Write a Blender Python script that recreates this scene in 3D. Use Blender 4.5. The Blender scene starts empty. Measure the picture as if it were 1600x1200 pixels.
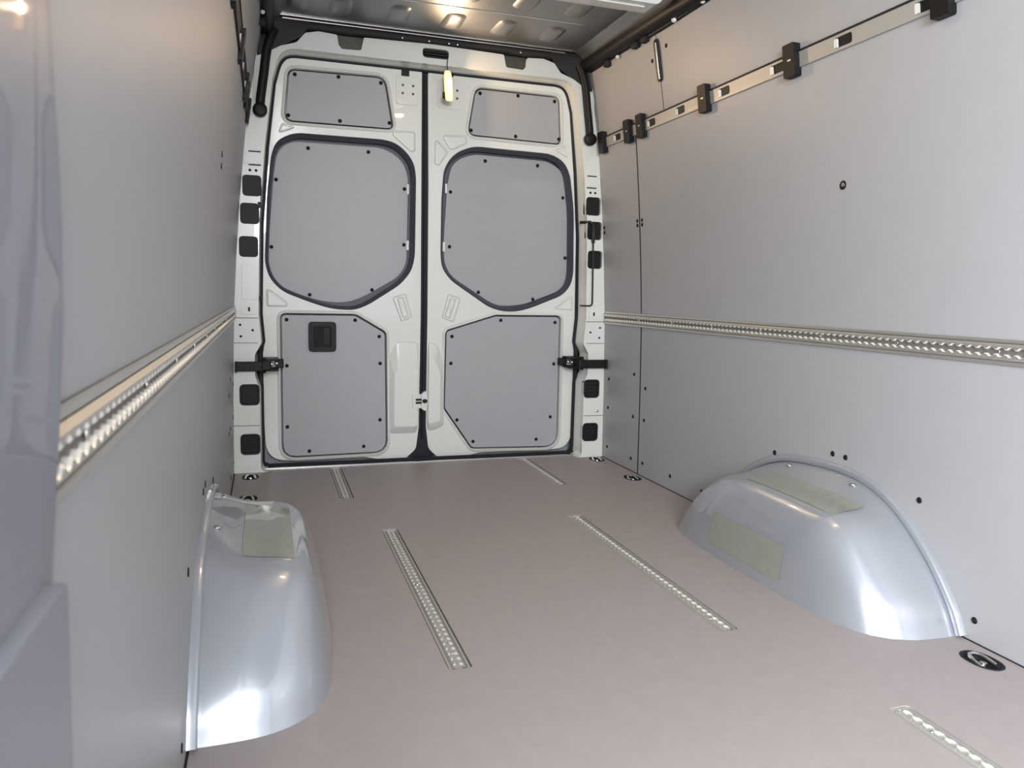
import bpy, bmesh, math
from mathutils import Vector, Matrix

S = bpy.context.scene
COL = S.collection

# ------------------------------------------------------------------ camera
cam = bpy.data.cameras.new('camera')
cam.sensor_fit = 'HORIZONTAL'; cam.sensor_width = 36.0
cam.lens = 1196.06 / 1600 * 36.0
cam.clip_start = 0.02
cam.dof.use_dof = True; cam.dof.focus_distance = 3.0; cam.dof.aperture_fstop = 9.0
camo = bpy.data.objects.new('camera', cam); COL.objects.link(camo)
camo.matrix_world = Matrix(((0.95239716, 0.01449134, -0.30451543, -0.73983),
                            (-0.30403522, 0.11857682, -0.94525241, -3.51612),
                            (0.02241049, 0.99283913, 0.1173381, 0.81568),
                            (0, 0, 0, 1)))
S.camera = camo

# ------------------------------------------------------------------ world and daylight
W = bpy.data.worlds.new('overcast_sky'); S.world = W; W.use_nodes = True
bg = W.node_tree.nodes['Background']
bg.inputs[0].default_value = (0.86, 0.93, 1.0, 1); bg.inputs[1].default_value = 1.0

def area(name, loc, target, sx, sy, power, col):
    l = bpy.data.lights.new(name, 'AREA'); l.shape = 'RECTANGLE'; l.size = sx; l.size_y = sy
    l.energy = power; l.color = col
    o = bpy.data.objects.new(name, l); COL.objects.link(o); o.location = loc
    o.rotation_euler = (Vector(target) - Vector(loc)).to_track_quat('-Z', 'Y').to_euler()
    return o
# daylight coming in through the open sliding door and through the cab
area('side_door_daylight', (-1.6, -3.95, 1.15), (0.9, -1.9, 0.80), 1.3, 1.7, 52, (0.95, 0.98, 1.0))
area('cab_daylight', (-0.72, -5.15, 1.50), (0.9, -1.2, 0.8), 0.9, 0.7, 58, (0.97, 0.99, 1.0))

S.view_settings.view_transform = 'Standard'; S.view_settings.look = 'None'
S.view_settings.exposure = 1.24; S.view_settings.gamma = 1.0
S.view_settings.use_curve_mapping = False

# ------------------------------------------------------------------ materials
def mat(name, col, rough=0.5, metal=0.0, coat=0.0, bump=0.0, bscale=200.0, var=0.0, vscale=8.0,
        emit=None, estr=0.0, spec=0.5, stretch=None):
    m = bpy.data.materials.new(name); m.use_nodes = True
    nt = m.node_tree; b = nt.nodes['Principled BSDF']
    b.inputs['Base Color'].default_value = (*col, 1)
    b.inputs['Roughness'].default_value = rough
    b.inputs['Metallic'].default_value = metal
    b.inputs['Coat Weight'].default_value = coat
    b.inputs['Coat Roughness'].default_value = 0.03
    b.inputs['Specular IOR Level'].default_value = spec
    tc = nt.nodes.new('ShaderNodeTexCoord')
    src = tc.outputs['Object']
    if stretch:
        mp = nt.nodes.new('ShaderNodeMapping'); mp.inputs['Scale'].default_value = stretch
        nt.links.new(src, mp.inputs[0]); src = mp.outputs[0]
    if var > 0:
        n = nt.nodes.new('ShaderNodeTexNoise'); n.inputs['Scale'].default_value = vscale
        n.inputs['Detail'].default_value = 4
        nt.links.new(src, n.inputs['Vector'])
        r = nt.nodes.new('ShaderNodeMapRange')
        r.inputs['To Min'].default_value = 1 - var; r.inputs['To Max'].default_value = 1 + var
        nt.links.new(n.outputs[0], r.inputs[0])
        mx = nt.nodes.new('ShaderNodeMix'); mx.data_type = 'RGBA'; mx.blend_type = 'MULTIPLY'
        mx.inputs[0].default_value = 1; mx.inputs[6].default_value = (*col, 1)
        nt.links.new(r.outputs[0], mx.inputs[7]); nt.links.new(mx.outputs[2], b.inputs['Base Color'])
    if bump > 0:
        n = nt.nodes.new('ShaderNodeTexNoise'); n.inputs['Scale'].default_value = bscale
        n.inputs['Detail'].default_value = 3
        nt.links.new(src, n.inputs['Vector'])
        bp = nt.nodes.new('ShaderNodeBump'); bp.inputs['Strength'].default_value = bump
        bp.inputs['Distance'].default_value = 0.002
        nt.links.new(n.outputs[0], bp.inputs['Height']); nt.links.new(bp.outputs[0], b.inputs['Normal'])
    if emit:
        b.inputs['Emission Color'].default_value = (*emit, 1); b.inputs['Emission Strength'].default_value = estr
    return m

M = dict(
    white=mat('white_body_paint', (0.66, 0.68, 0.64), 0.3, coat=0.4),
    lining=mat('grey_laminate_lining', (0.34, 0.345, 0.36), 0.45, bump=0.04, bscale=350, var=0.03, vscale=14),
    floor=mat('brown_grey_film_faced_floor', (0.345, 0.305, 0.30), 0.5, bump=0.12, bscale=260, var=0.07, vscale=22),
    black=mat('black_plastic', (0.006, 0.006, 0.0065), 0.5, bump=0.03, spec=0.25),
    rubber=mat('dark_rubber', (0.011, 0.012, 0.016), 0.6, bump=0.03, spec=0.3),
    seal=mat('blue_black_window_seal', (0.045, 0.052, 0.07), 0.45, bump=0.02),
    dark=mat('dark_cavity', (0.008, 0.008, 0.009), 0.8, bump=0.02),
    felt=mat('dark_brown_sound_felt', (0.022, 0.021, 0.018), 0.7, bump=0.15, bscale=400),
    alu=mat('brushed_aluminium', (0.66, 0.65, 0.62), 0.42, 0.85, bump=0.03, bscale=120, stretch=(1, 30, 30)),
    inlay=mat('matt_track_aluminium', (0.40, 0.395, 0.37), 0.45, 0.35, bump=0.03, bscale=120, stretch=(30, 1, 30)),
    cut=mat('cut_edges_with_glint', (0.85, 0.83, 0.78), 0.3, 0.45, bump=0.01),  # machined edges, paler still for the light their tips catch
    groove=mat('shade_dark_track_groove', (0.16, 0.15, 0.135), 0.6, 0.3, bump=0.05, bscale=200),  # rail aluminium darkened in colour so the track holes read as shaded
    steel=mat('bright_steel', (0.75, 0.74, 0.72), 0.2, 1.0, bump=0.01),
    galv=mat('galvanised_roof_sheet', (0.30, 0.31, 0.32), 0.38, 0.85, bump=0.03, bscale=40, var=0.12, vscale=30),
    silver=mat('silver_blue_paint', (0.34, 0.36, 0.40), 0.30, 0.35, coat=1.0, var=0.02, vscale=300),
    pillar=mat('shade_darkened_pillar_paint', (0.23, 0.24, 0.28), 0.4, 0.2, coat=0.35, var=0.02, vscale=300),  # same silver paint as the arches, its colour darkened to shade the pillar
    film=mat('clear_yellowish_tape', (0.29, 0.31, 0.26), 0.32, 0.2, coat=0.7, var=0.12, vscale=40),
    olive=mat('olive_cavity_wax', (0.07, 0.065, 0.045), 0.5, var=0.3, vscale=40),
    outer=mat('outer_skin_paint', (0.32, 0.34, 0.38), 0.4, coat=0.3, var=0.02),
    ground=mat('asphalt_ground', (0.2, 0.2, 0.2), 0.9, bump=0.3, bscale=60, var=0.2, vscale=30),
    lamp=mat('lit_lamp_lens', (1.0, 0.8, 0.5), 0.3, emit=(1.0, 0.50, 0.17), estr=0.75, var=0.02),
    dome=mat('lit_dome_lens', (1.0, 0.85, 0.6), 0.3, emit=(1.0, 0.66, 0.36), estr=58, var=0.02),
    bulb=mat('lit_bulb_core', (1.0, 0.9, 0.7), 0.3, emit=(1.0, 0.80, 0.5), estr=60, var=0.02),
)

# ------------------------------------------------------------------ helpers
def finish(bm, name, m, parent=None, smooth=False, bevel=0.0, angle=40, seg=2):
    bmesh.ops.recalc_face_normals(bm, faces=bm.faces)
    me = bpy.data.meshes.new(name); bm.to_mesh(me); bm.free()
    me.materials.append(M[m] if isinstance(m, str) else m)
    if smooth:
        for p in me.polygons: p.use_smooth = True
        try: me.set_sharp_from_angle(angle=math.radians(angle))
        except Exception: pass
    o = bpy.data.objects.new(name, me); COL.objects.link(o)
    if parent: o.parent = parent
    if bevel:
        b = o.modifiers.new('bevel', 'BEVEL'); b.width = bevel; b.segments = seg
        b.limit_method = 'ANGLE'; b.angle_limit = math.radians(35)
    return o

def empty(name, loc=(0, 0, 0)):
    o = bpy.data.objects.new(name, None); COL.objects.link(o); o.location = loc
    o.empty_display_size = 0.05
    return o

def tag(o, label, cat, group=None, kind=None):
    o['label'] = label; o['category'] = cat
    if group: o['group'] = group
    if kind: o['kind'] = kind
    return o

def inst(src, parent, loc, rot=(0, 0, 0), name=None, scale=None):
    """a copy of a one-mesh part, sharing its mesh data"""
    o = bpy.data.objects.new(name or src.name, src.data if hasattr(src, 'data') else src)
    COL.objects.link(o); o.parent = parent
    o.location = loc; o.rotation_euler = rot
    if scale: o.scale = scale
    return o

def rnd(pts, r, n=5):
    """fillet the corners of a closed outline"""
    out = []; N = len(pts)
    for i in range(N):
        p0 = Vector(pts[i - 1][:2]); p1 = Vector(pts[i][:2]); p2 = Vector(pts[(i + 1) % N][:2])
        rr = pts[i][2] if len(pts[i]) > 2 else r
        a = p0 - p1; b = p2 - p1; la, lb = a.length, b.length
        a.normalize(); b.normalize()
        ang = a.angle(b)
        if rr < 1e-6 or ang > math.pi - 0.03:
            out.append((p1.x, p1.y)); continue
        t = min(rr / math.tan(ang / 2), la * 0.48, lb * 0.48)
        q0 = p1 + a * t; q2 = p1 + b * t
        for k in range(n + 1):
            s = k / n
            q = q0 * (1 - s) ** 2 + p1 * (2 * s * (1 - s)) + q2 * s ** 2
            out.append((q.x, q.y))
    return out

def rect(u0, v0, u1, v1, r=0.0, n=4):
    p = [(u0, v0), (u1, v0), (u1, v1), (u0, v1)]
    return rnd(p, r, n) if r else p

def oval(cu, cv, ru, rv, n=20, p=2.0):
    o = []
    for i in range(n):
        a = 2 * math.pi * i / n; c, s = math.cos(a), math.sin(a)
        o.append((cu + ru * math.copysign(abs(c) ** (2 / p), c), cv + rv * math.copysign(abs(s) ** (2 / p), s)))
    return o

def offset(pts, d):
    """outline moved outwards by d (inwards when negative)"""
    N = len(pts); A = sum(pts[i][0] * pts[(i + 1) % N][1] - pts[(i + 1) % N][0] * pts[i][1] for i in range(N))
    sg = 1 if A > 0 else -1; out = []
    for i in range(N):
        p0 = Vector(pts[i - 1]); p1 = Vector(pts[i]); p2 = Vector(pts[(i + 1) % N])
        e0 = (p1 - p0); e1 = (p2 - p1)
        if e0.length < 1e-7 or e1.length < 1e-7: out.append(tuple(p1)); continue
        e0.normalize(); e1.normalize()
        n0 = Vector((e0.y, -e0.x)) * sg; n1 = Vector((e1.y, -e1.x)) * sg
        n = n0 + n1; n.normalize()
        k = max(0.5, n.dot(n0))
        out.append(tuple(p1 + n * (d / k)))
    return out

def fill(bm, outer, holes, w):
    es = []
    for lp in [outer] + list(holes):
        vs = [bm.verts.new((u, v, w)) for u, v in lp]
        for i in range(len(vs)): es.append(bm.edges.new((vs[i], vs[(i + 1) % len(vs)])))
    r = bmesh.ops.triangle_fill(bm, use_beauty=True, use_dissolve=False, edges=es)
    return [g for g in r['geom'] if isinstance(g, bmesh.types.BMFace)]

def plate(name, outer, holes, w0, w1, f, m, parent=None, bevel=0.0, smooth=False, seg=2):
    """flat plate with holes: outline in (u, v), thickness w0..w1, f maps (u, v, w) to the van"""
    bm = bmesh.new()
    fs = fill(bm, outer, holes, w0)
    r = bmesh.ops.extrude_face_region(bm, geom=fs)
    for g in r['geom']:
        if isinstance(g, bmesh.types.BMVert): g.co.z = w1
    for v in bm.verts: v.co = Vector(f(*v.co))
    return finish(bm, name, m, parent, smooth, bevel, seg=seg)

def loft(name, loops, f, m, parent=None, cap=True, cap0=False, smooth=True, angle=40, close=True):
    """skin between outlines of the same count; each loop is (outline, w)"""
    bm = bmesh.new(); rows = []
    for pts, w in loops: rows.append([bm.verts.new(f(u, v, w)) for u, v in pts])
    n = len(rows[0])
    for a, b in zip(rows, rows[1:]):
        for i in range(n if close else n - 1):
            j = (i + 1) % n
            bm.faces.new((a[i], a[j], b[j], b[i]))
    if cap: bm.faces.new(rows[-1])
    if cap0: bm.faces.new(list(reversed(rows[0])))
    return finish(bm, name, m, parent, smooth, angle=angle)

def box(name, lo, hi, m, parent=None, bevel=0.0, seg=2):
    bm = bmesh.new(); bmesh.ops.create_cube(bm, size=1)
    for v in bm.verts:
        v.co = Vector([(lo[i] + hi[i]) / 2 + v.co[i] * (hi[i] - lo[i]) for i in range(3)])
    return finish(bm, name, m, parent, bevel=bevel, seg=seg)

def spline(pts, n=8):
    """Catmull-Rom through points of any dimension"""
    P = [Vector(p) for p in pts]; P = [P[0] * 2 - P[1]] + P + [P[-1] * 2 - P[-2]]; out = []
    for i in range(1, len(P) - 2):
        for k in range(n):
            t = k / n
            out.append(0.5 * ((2 * P[i]) + (P[i + 1] - P[i - 1]) * t + (2 * P[i - 1] - 5 * P[i] + 4 * P[i + 1] - P[i + 2]) * t * t
                              + (3 * P[i] - P[i - 1] - 3 * P[i + 1] + P[i + 2]) * t ** 3))
    out.append(P[-2]); return out

def tube(name, path, r, m, parent=None, n=8, smoothpath=0):
    if smoothpath: path = spline(path, smoothpath)
    P = [Vector(p) for p in path]; bm = bmesh.new(); rows = []
    up = Vector((0.123, 0.31, 0.94))
    for i, p in enumerate(P):
        t = (P[min(i + 1, len(P) - 1)] - P[max(i - 1, 0)]).normalized()
        a = t.cross(up).normalized(); b = t.cross(a).normalized()
        rr = r(i / (len(P) - 1)) if callable(r) else r
        rows.append([bm.verts.new(p + (a * math.cos(2 * math.pi * k / n) + b * math.sin(2 * math.pi * k / n)) * rr) for k in range(n)])
    for A, B in zip(rows, rows[1:]):
        for i in range(n): bm.faces.new((A[i], A[(i + 1) % n], B[(i + 1) % n], B[i]))
    bm.faces.new(rows[0][::-1]); bm.faces.new(rows[-1])
    return finish(bm, name, m, parent, True)

def lathe_mesh(name, prof, m, n=12):
    """profile (radius, height along local -Y) turned about local Y: the head faces -Y"""
    bm = bmesh.new(); rows = []
    for r, h in prof:
        rows.append([bm.verts.new((r * math.cos(2 * math.pi * k / n), -h, r * math.sin(2 * math.pi * k / n))) for k in range(n)])
    for A, B in zip(rows, rows[1:]):
        for i in range(n): bm.faces.new((A[i], A[(i + 1) % n], B[(i + 1) % n], B[i]))
    bm.faces.new(rows[-1]); bm.faces.new(rows[0][::-1])
    bmesh.ops.recalc_face_normals(bm, faces=bm.faces)
    me = bpy.data.meshes.new(name); bm.to_mesh(me); bm.free(); me.materials.append(M[m])
    for p in me.polygons: p.use_smooth = True
    return me

SCREW = lathe_mesh('screw', [(0.0088, -0.002), (0.0088, 0.0015), (0.007, 0.0035), (0.004, 0.0042), (0.0035, 0.0025)], 'black', 10)
SCREWS = lathe_mesh('wall_screw', [(0.0085, -0.002), (0.0085, 0.001), (0.0065, 0.003), (0.003, 0.0036)], 'black', 10)
BOLT = lathe_mesh('bolt', [(0.008, -0.002), (0.008, 0.005), (0.0055, 0.007)], 'steel', 8)

# cross-section of the side walls: half width at height z
PROF = [(0, .885), (.35, .881), (.70, .873), (.95, .858), (1.19, .840), (1.40, .820), (1.53, .806), (1.65, .786), (1.78, .764), (1.88, .742), (1.95, .712)]
def xw(z):
    z = max(0.0, min(1.95, z))
    for (z0, x0), (z1, x1) in zip(PROF, PROF[1:]):
        if z <= z1: return x0 + (x1 - x0) * (z - z0) / (z1 - z0)
    return PROF[-1][1]

YF = -4.45       # front end of the load bay
YP = -3.02       # near end of the left lining, at the sliding door pillar

# ------------------------------------------------------------------ floor
FX = 0.8848
tracks = [(-0.346, -1.978, -0.952), (0.342, -1.962, -0.948), (-0.447, -0.528, 0.036), (0.468, -0.502, 0.037), (0.470, -3.32, -2.362)]
ties = [(0.828, -0.062), (0.826, -0.462), (0.806, -1.065), (0.819, -2.254), (-0.815, -0.085), (-0.818, -0.445)]
flat = lambda u, v, w: (u, v, w)
holes = [rect(x - 0.027, y0, x + 0.027, y1, 0.012) for x, y0, y1 in tracks] + [oval(x, y, 0.033, 0.047, 20, 2.3) for x, y in ties]
fl = plate('floor', rect(-FX, YF, FX, 0.05), holes, 0.0, -0.014, flat, 'floor')
tag(fl, 'brown grey film faced plywood floor of the empty load bay', 'floor', kind='structure')
box('underfloor', (-0.95, YF, -0.06), (0.95, 0.3, -0.016), 'dark', fl)
box('sill_strip', (-0.765, 0.05, -0.014), (0.765, 0.064, 0.006), 'steel', fl, 0.002)
for s in (-1, 1):
    box('edge_joint', (s * 0.8825 - 0.0022, YF, 0.0002), (s * 0.8825 + 0.0022, -0.005, 0.0016), 'dark', fl)

# ------------------------------------------------------------------ side walls
def wall_sheet(name, s, y0, y1, z0, z1, m, parent, inset=0.0, t=0.010, nz=14, bevel=0.0015, ztop=None):
    bm = bmesh.new(); rows = []
    for k in range(nz + 1):
        row = []
        for (y, zt) in ((y0, z1 if ztop is None else ztop[0]), (y1, z1 if ztop is None else ztop[1])):
            z = z0 + (zt - z0) * k / nz
            row.append((s * (xw(z) + inset), y, z))
        rows.append(row)
    A = [[bm.verts.new(p) for p in r] for r in rows]
    Bk = [[bm.verts.new((p[0] + s * t, p[1], p[2])) for p in r] for r in rows]
    for k in range(nz):
        bm.faces.new((A[k][0], A[k][1], A[k + 1][1], A[k + 1][0]))
        bm.faces.new((Bk[k][0], Bk[k + 1][0], Bk[k + 1][1], Bk[k][1]))
        for j in (0, 1): bm.faces.new((A[k][j], A[k + 1][j], Bk[k + 1][j], Bk[k][j]))
    for k in (0, nz): bm.faces.new((A[k][0], A[k][1], Bk[k][1], Bk[k][0]))
    return finish(bm, name, m, parent, True, angle=20)

def wall_screw(parent, s, y, z, mesh=SCREWS):
    return inst(mesh, parent, (s * xw(z), y, z), (0, 0, s * math.pi / 2), 'screw') if s < 0 else \
           inst(mesh, parent, (s * xw(z), y, z), (0, 0, -math.pi / 2), 'screw')

def side_wall(name, s, yf):
    w = wall_sheet(name, s, yf, 0.25, 0.0, 1.95, 'dark', None, 0.016, 0.05)
    tag(w, '%s side wall of the van lined with grey laminate panels' % ('left' if s < 0 else 'right'), 'wall', kind='structure')
    return w
wr = side_wall('wall_right', 1, YF)
wl = side_wall('wall_left', -1, YP)
JY = -0.395; UJ = -0.652; ZU = 1.536
pr = [wall_sheet('lining_panel', 1, JY + 0.005, 0.0, 0.002, ZU - 0.004, 'lining', wr),
      wall_sheet('lining_panel', 1, YF, JY - 0.005, 0.002, ZU - 0.004, 'lining', wr),
      wall_sheet('lining_panel', 1, UJ + 0.0015, 0.0, ZU + 0.004, 1.87, 'lining', wr),
      wall_sheet('lining_panel', 1, YF, UJ - 0.0015, ZU + 0.004, 1.855, 'lining', wr, ztop=(1.80, 1.855))]
pl = [wall_sheet('lining_panel', -1, -1.33, 0.0, 0.002, ZU - 0.004, 'lining', wl),
      wall_sheet('lining_panel', -1, YP, -1.331, 0.002, ZU - 0.004, 'lining', wl),
      wall_sheet('lining_panel', -1, UJ + 0.0015, 0.0, ZU + 0.004, 1.87, 'lining', wl),
      wall_sheet('lining_panel', -1, YP, UJ - 0.0015, ZU + 0.004, 1.855, 'lining', wl)]
wall_sheet('joint_shade_strip', 1, JY - 0.0045, JY + 0.0045, 0.002, ZU - 0.004, 'rubber', wr, -0.0004, 0.006)  # dark strips laid over the panel gaps, standing in for their shade
wall_sheet('joint_shade_strip', 1, UJ - 0.0022, UJ + 0.0022, ZU + 0.004, 1.855, 'rubber', wr, -0.0004, 0.006)
for y, z in [(-.335, .457), (-.06, .405), (-.447, .405), (-.057, .26), (-.333, .259), (-.442, .259), (-.058, .062), (-.324, .059), (-.441, .061), (-.693, .061), (-.942, .058),
             (-1.38, .301 + .004), (-1.654, .358), (-1.708, .358), (-1.982, .302), (-2.171, .054)]:
    wall_screw(wr, 1, y, z)
for y, z in [(-.335, .457), (-.06, .405), (-.447, .405), (-.333, .259), (-.057, .26), (-.442, .259), (-.058, .062), (-.324, .059), (-1.38, .305), (-1.654, .362), (-1.708, .358), (-2.07, .302), (-2.22, .054), (-1.36, 1.155), (-1.36, 1.125)]:
    wall_screw(wl, -1, y, z)
for y, z in [(-.374, 1.150), (-.374, 1.130), (-.418, 1.150), (-.418, 1.130), (-.022, 1.145), (-.022, 1.122), (-.60, 1.765), (-.72, 1.79)]:
    wall_screw(wr, 1, y, z)
# single ringed plug in the big right panel
rm = lathe_mesh('plug_ring', [(0.013, -0.002), (0.013, 0.0015), (0.008, 0.003), (0.008, 0.0005)], 'black', 14)
o = inst(rm, wr, (xw(1.146), -1.66, 1.146), (0, 0, -math.pi / 2), 'plug_ring')
inst(BOLT, o, (0, 0.001, 0), (0, 0, 0), 'plug_core', (0.8, 0.5, 0.8))
# long upright slot with a bright strip in the upper right panel
def on_wall(s, off=0.0):
    return lambda u, v, w: (s * (xw(v) - off - w), u, v)
so = rect(-0.672, 1.672, -0.634, 1.832, 0.018, 6); si = offset(so, -0.006)
slot = plate('hand_slot', so, [si], 0.0, 0.006, on_wall(1), 'rubber', wr, 0.0015)
plate('slot_back', si, [], 0.0005, 0.001, on_wall(1), 'dark', slot)
plate('slot_strip', rect(-0.652, 1.682, -0.641, 1.822, 0.004), [], 0.001, 0.005, on_wall(1), 'steel', slot, 0.001)

# ------------------------------------------------------------------ ceiling
ce = box('ceiling', (-0.80, YF, 1.952), (0.80, 0.25, 1.99), 'galv')
tag(ce, 'bare galvanised roof sheet with pressed beads', 'ceiling', kind='structure')
def bead(x, y0, y1, w):
    u = rnd([(x - w, y0), (x + w, y0), (x + w * 1.15, y1), (x - w * 1.15, y1)], w, 6)
    return loft('roof_bead', [(u, 1.9525), (offset(u, -0.006), 1.949), (offset(u, -0.016), 1.944), (offset(u, -0.026), 1.942)], flat, 'galv', ce, smooth=True, angle=60)
for i, x in enumerate((-0.60, -0.435, -0.20, 0.03, 0.255, 0.475)):
    bead(x, -0.30, -0.11, 0.042)
    bead(x, -0.70, -0.44, 0.042)
    bead(x, -1.30, -1.0, 0.042)
box('roof_seam', (-0.70, -0.372, 1.9495), (0.70, -0.366, 1.953), 'steel', ce)
for s in (-1, 1):  # sloping inner rail between roof and wall
    bm = bmesh.new()
    q = [(s * 0.66, 1.953), (s * 0.69, 1.935), (s * 0.735, 1.90), (s * 0.752, 1.865), (s * 0.80, 1.865), (s * 0.80, 1.953)]
    a = [bm.verts.new((x, -0.01, z)) for x, z in q]; b = [bm.verts.new((x, YF, z)) for x, z in q]
    for i in range(len(q)): bm.faces.new((a[i], a[(i + 1) % len(q)], b[(i + 1) % len(q)], b[i]))
    bm.faces.new(a); bm.faces.new(b[::-1])
    finish(bm, 'side_rail', 'galv', ce)

def roof_bow(y, label):
    t = tag(empty('roof_bow', (0, y, 1.95)), label, 'roof bow', 'white roof bows')
    pts = rnd([(-0.70, -0.004), (-0.64, -0.075), (0.64, -0.075), (0.70, -0.004)], 0.03, 4)
    plate('bow_body', pts, [], -0.05, 0.05, lambda u, v, w: (u, w, v), 'white', t, 0.008, seg=3)
    plate('bow_rib', rect(-0.60, -0.080, 0.60, -0.0745, 0.002), [], -0.018, 0.018, lambda u, v, w: (u, w, v), 'white', t, 0.003)
    me = lathe_mesh('bow_hole', [(0.009, -0.001), (0.009, 0.0008), (0.006, 0.001)], 'dark', 10)
    for x in (0.40, 0.47, 0.53): inst(me, t, (x, 0.0505, -0.05), (0, 0, math.pi), 'bow_hole')
    return t
roof_bow(-0.825, 'white painted roof bow crossing the bare metal ceiling')

# ------------------------------------------------------------------ rear body frame
rear = lambda u, v, w: (u, w, v)
def half_open():
    return [(0.772, 0.0), (0.772, 0.375), (0.790, 0.43), (0.790, 0.525), (0.762, 0.575), (0.772, 0.70), (0.762, 1.10), (0.735, 1.42), (0.700, 1.70, .05), (0.664, 1.826, .085)]
R_ = half_open()
opening = rnd(R_ + [(-p[0], p[1]) + tuple(p[2:]) for p in reversed(R_)], 0.03, 5)
zs = [0.0, .35, .70, .95, 1.19, 1.40, 1.53, 1.65, 1.78]
right = [(xw(z) - 0.0005, z, 0) for z in zs] + [(0.72, 1.80, .02), (0.665, 1.832, .03), (0.60, 1.853, .02), (0.565, 1.895, .02), (0.51, 1.908, .01), (0.432, 1.903, .006), (0.426, 1.862, .012),
         (0.412, 1.847, .01), (0.33, 1.850, .012), (0.318, 1.905, .006)]
outer = [(0.772, 0.0, 0)] + right
outer = outer + [(0.0, 1.912, 0)] + [(-p[0],) + tuple(p[1:]) for p in reversed(outer)]
# the frame is an arch: the opening reaches the floor, so outline and opening form one loop
frame_loop = rnd(outer[1:-1], 0.01, 3) + list(reversed(opening))
ovalh = rect(-0.060, 1.853, 0.060, 1.894, 0.017, 5)
vents = []
for s in (-1, 1):
    for x, z in ((.790, 1.247), (.801, 1.130), (.808, .990), (.814, .349), (.814, .128)): vents.append((s, x, z))
vh = [rnd([(s * x - .039, z - .044), (s * x + .039, z - .044), (s * x + .039, z + .044), (s * x - .039, z + .044)], .018, 4) for s, x, z in vents]
wrear = plate('wall_rear', frame_loop, [ovalh] + vh, 0.0, 0.022, rear, 'white', None, 0.003)
tag(wrear, 'white painted rear door frame with pillars and notched header', 'wall', kind='structure')
# jamb: returns from the frame back to the doors
jb = [(u, v) for u, v in opening]
loft('door_jamb', [(offset(jb, 0.004), 0.018), (offset(jb, -0.002), 0.05), (offset(jb, -0.006), 0.10), (offset(jb, 0.02), 0.105), (offset(jb, 0.03), 0.24)], rear, 'white', wrear, cap=False, close=False)
# backing of header and pillars
box('header_backing', (-0.74, 0.06, 1.835), (0.74, 0.25, 1.953), 'dark', wrear)
for s in (-1, 1): box('pillar_backing', (min(s * .80, s * .93), 0.07, 0.0), (max(s * .80, s * .93), 0.25, 1.9), 'dark', wrear)
for (s, x, z), h in zip(vents, vh):
    low = z < 0.5
    p = plate('pillar_plug', offset(h, 0.002), [], 0.016 if not low else 0.004, 0.03, rear, 'black', wrear, 0.003)
    if low:
        rim = plate('plug_rim', offset(h, 0.003), [offset(h, -0.006)], -0.003, 0.006, rear, 'rubber', p, 0.002)
        for k in range(4):
            zz = z - 0.027 + k * 0.018
            plate('grille_bar', rect(s * x - .030, zz - .003, s * x + .030, zz + .003), [], 0.0005, 0.006, rear, 'rubber', p)
# header slots, louvres of the oval opening
for k in range(3):
    box('louvre', (-0.058, 0.012, 1.860 + k * 0.011), (0.058, 0.03, 1.8625 + k * 0.011), 'felt', wrear)
for s in (-1, 1): box('header_slot_back', (min(s * .31, s * .43), 0.03, 1.84), (max(s * .31, s * .43), 0.034, 1.91), 'olive', wrear)
# pressed details on the pillars
for s in (-1, 1):
    X = lambda a: s * a
    def rp(a, z0, b, z1, r=0.0): return rect(min(s * a, s * b), z0, max(s * a, s * b), z1, r)
    plate('pillar_bracket', rp(.750, 1.338, .818, 1.385, .006), [], -0.006, 0.001, rear, 'white', wrear, 0.002)
    plate('pillar_slot', rp(.752, 1.387, .802, 1.392), [], -0.0016, 0.0, rear, 'dark', wrear)
    plate('pillar_slot', rp(.752, 1.331, .802, 1.336), [], -0.0016, 0.0, rear, 'dark', wrear)
    for dx in (.772, .797): plate('pillar_hole', oval(s * dx, 1.311, .006, .006, 10), [], -0.001, 0.0, rear, 'dark', wrear)
    plate('pillar_seam', rp(.774, .6835, .872, .6865), [], -0.001, 0.0, rear, 'seal', wrear)
    plate('pillar_seam', rp(.776, .5755, .874, .578), [], -0.001, 0.0, rear, 'seal', wrear)
    plate('pillar_seam', rp(.774, .2105, .882, .213), [], -0.001, 0.0, rear, 'seal', wrear)
    plate('pillar_seam', rp(.745, 1.4305, .812, 1.4335), [], -0.001, 0.0, rear, 'white', wrear)
    plate('anchor_plate', rp(.785, .70, .842, .742, .005), [], -0.006, 0.001, rear, 'white', wrear, 0.002)
    plate('anchor_slot', rp(.806, .714, .814, .732), [], -0.0075, -0.005, rear, 'dark', wrear)
    for dx, z in ((.848, .655), (.797, .632), (.846, .605)):
        plate('pillar_hole', oval(s * dx, z, .0055, .0055, 10), [], -0.0012, 0.0, rear, 'dark', wrear)
    # trough of the pillar below the plugs
    plate('pillar_trough', rp(.778, .765, .838, .915, .008), [], -0.004, 0.001, rear, 'white', wrear, 0.0035)
inst(BOLT, wrear, (0.846, 0.0, 0.236), (0, 0, 0), 'pillar_bolt')
for z in (1.168, 0.770): plate('rod_clip', rect(-.768, z - .012, -.752, z + .012, .004), [], -0.01, 0.012, rear, 'black', wrear, 0.002)
# white lip inside the header, above the doors
# ------------------------------------------------------------------ rear doors
def dd(u, v, w): return (u, 0.13 - 0.025 * v + w, v)

def screws(parent, pts, d):
    for x, z in pts: inst(SCREW, parent, dd(x, z, d), (-0.025, 0, 0), 'screw')

def pressing(parent, pts, r, h=0.007, name='pressing'):
    u = rnd(pts, r, 4)
    return loft(name, [(offset(u, 0.003), 0.0005), (u, -h * 0.8), (offset(u, -0.002), -h), (offset(u, -0.005), -h), (offset(u, -0.0065), -h * 0.25)], dd, 'white', parent, smooth=True, angle=35)

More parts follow.
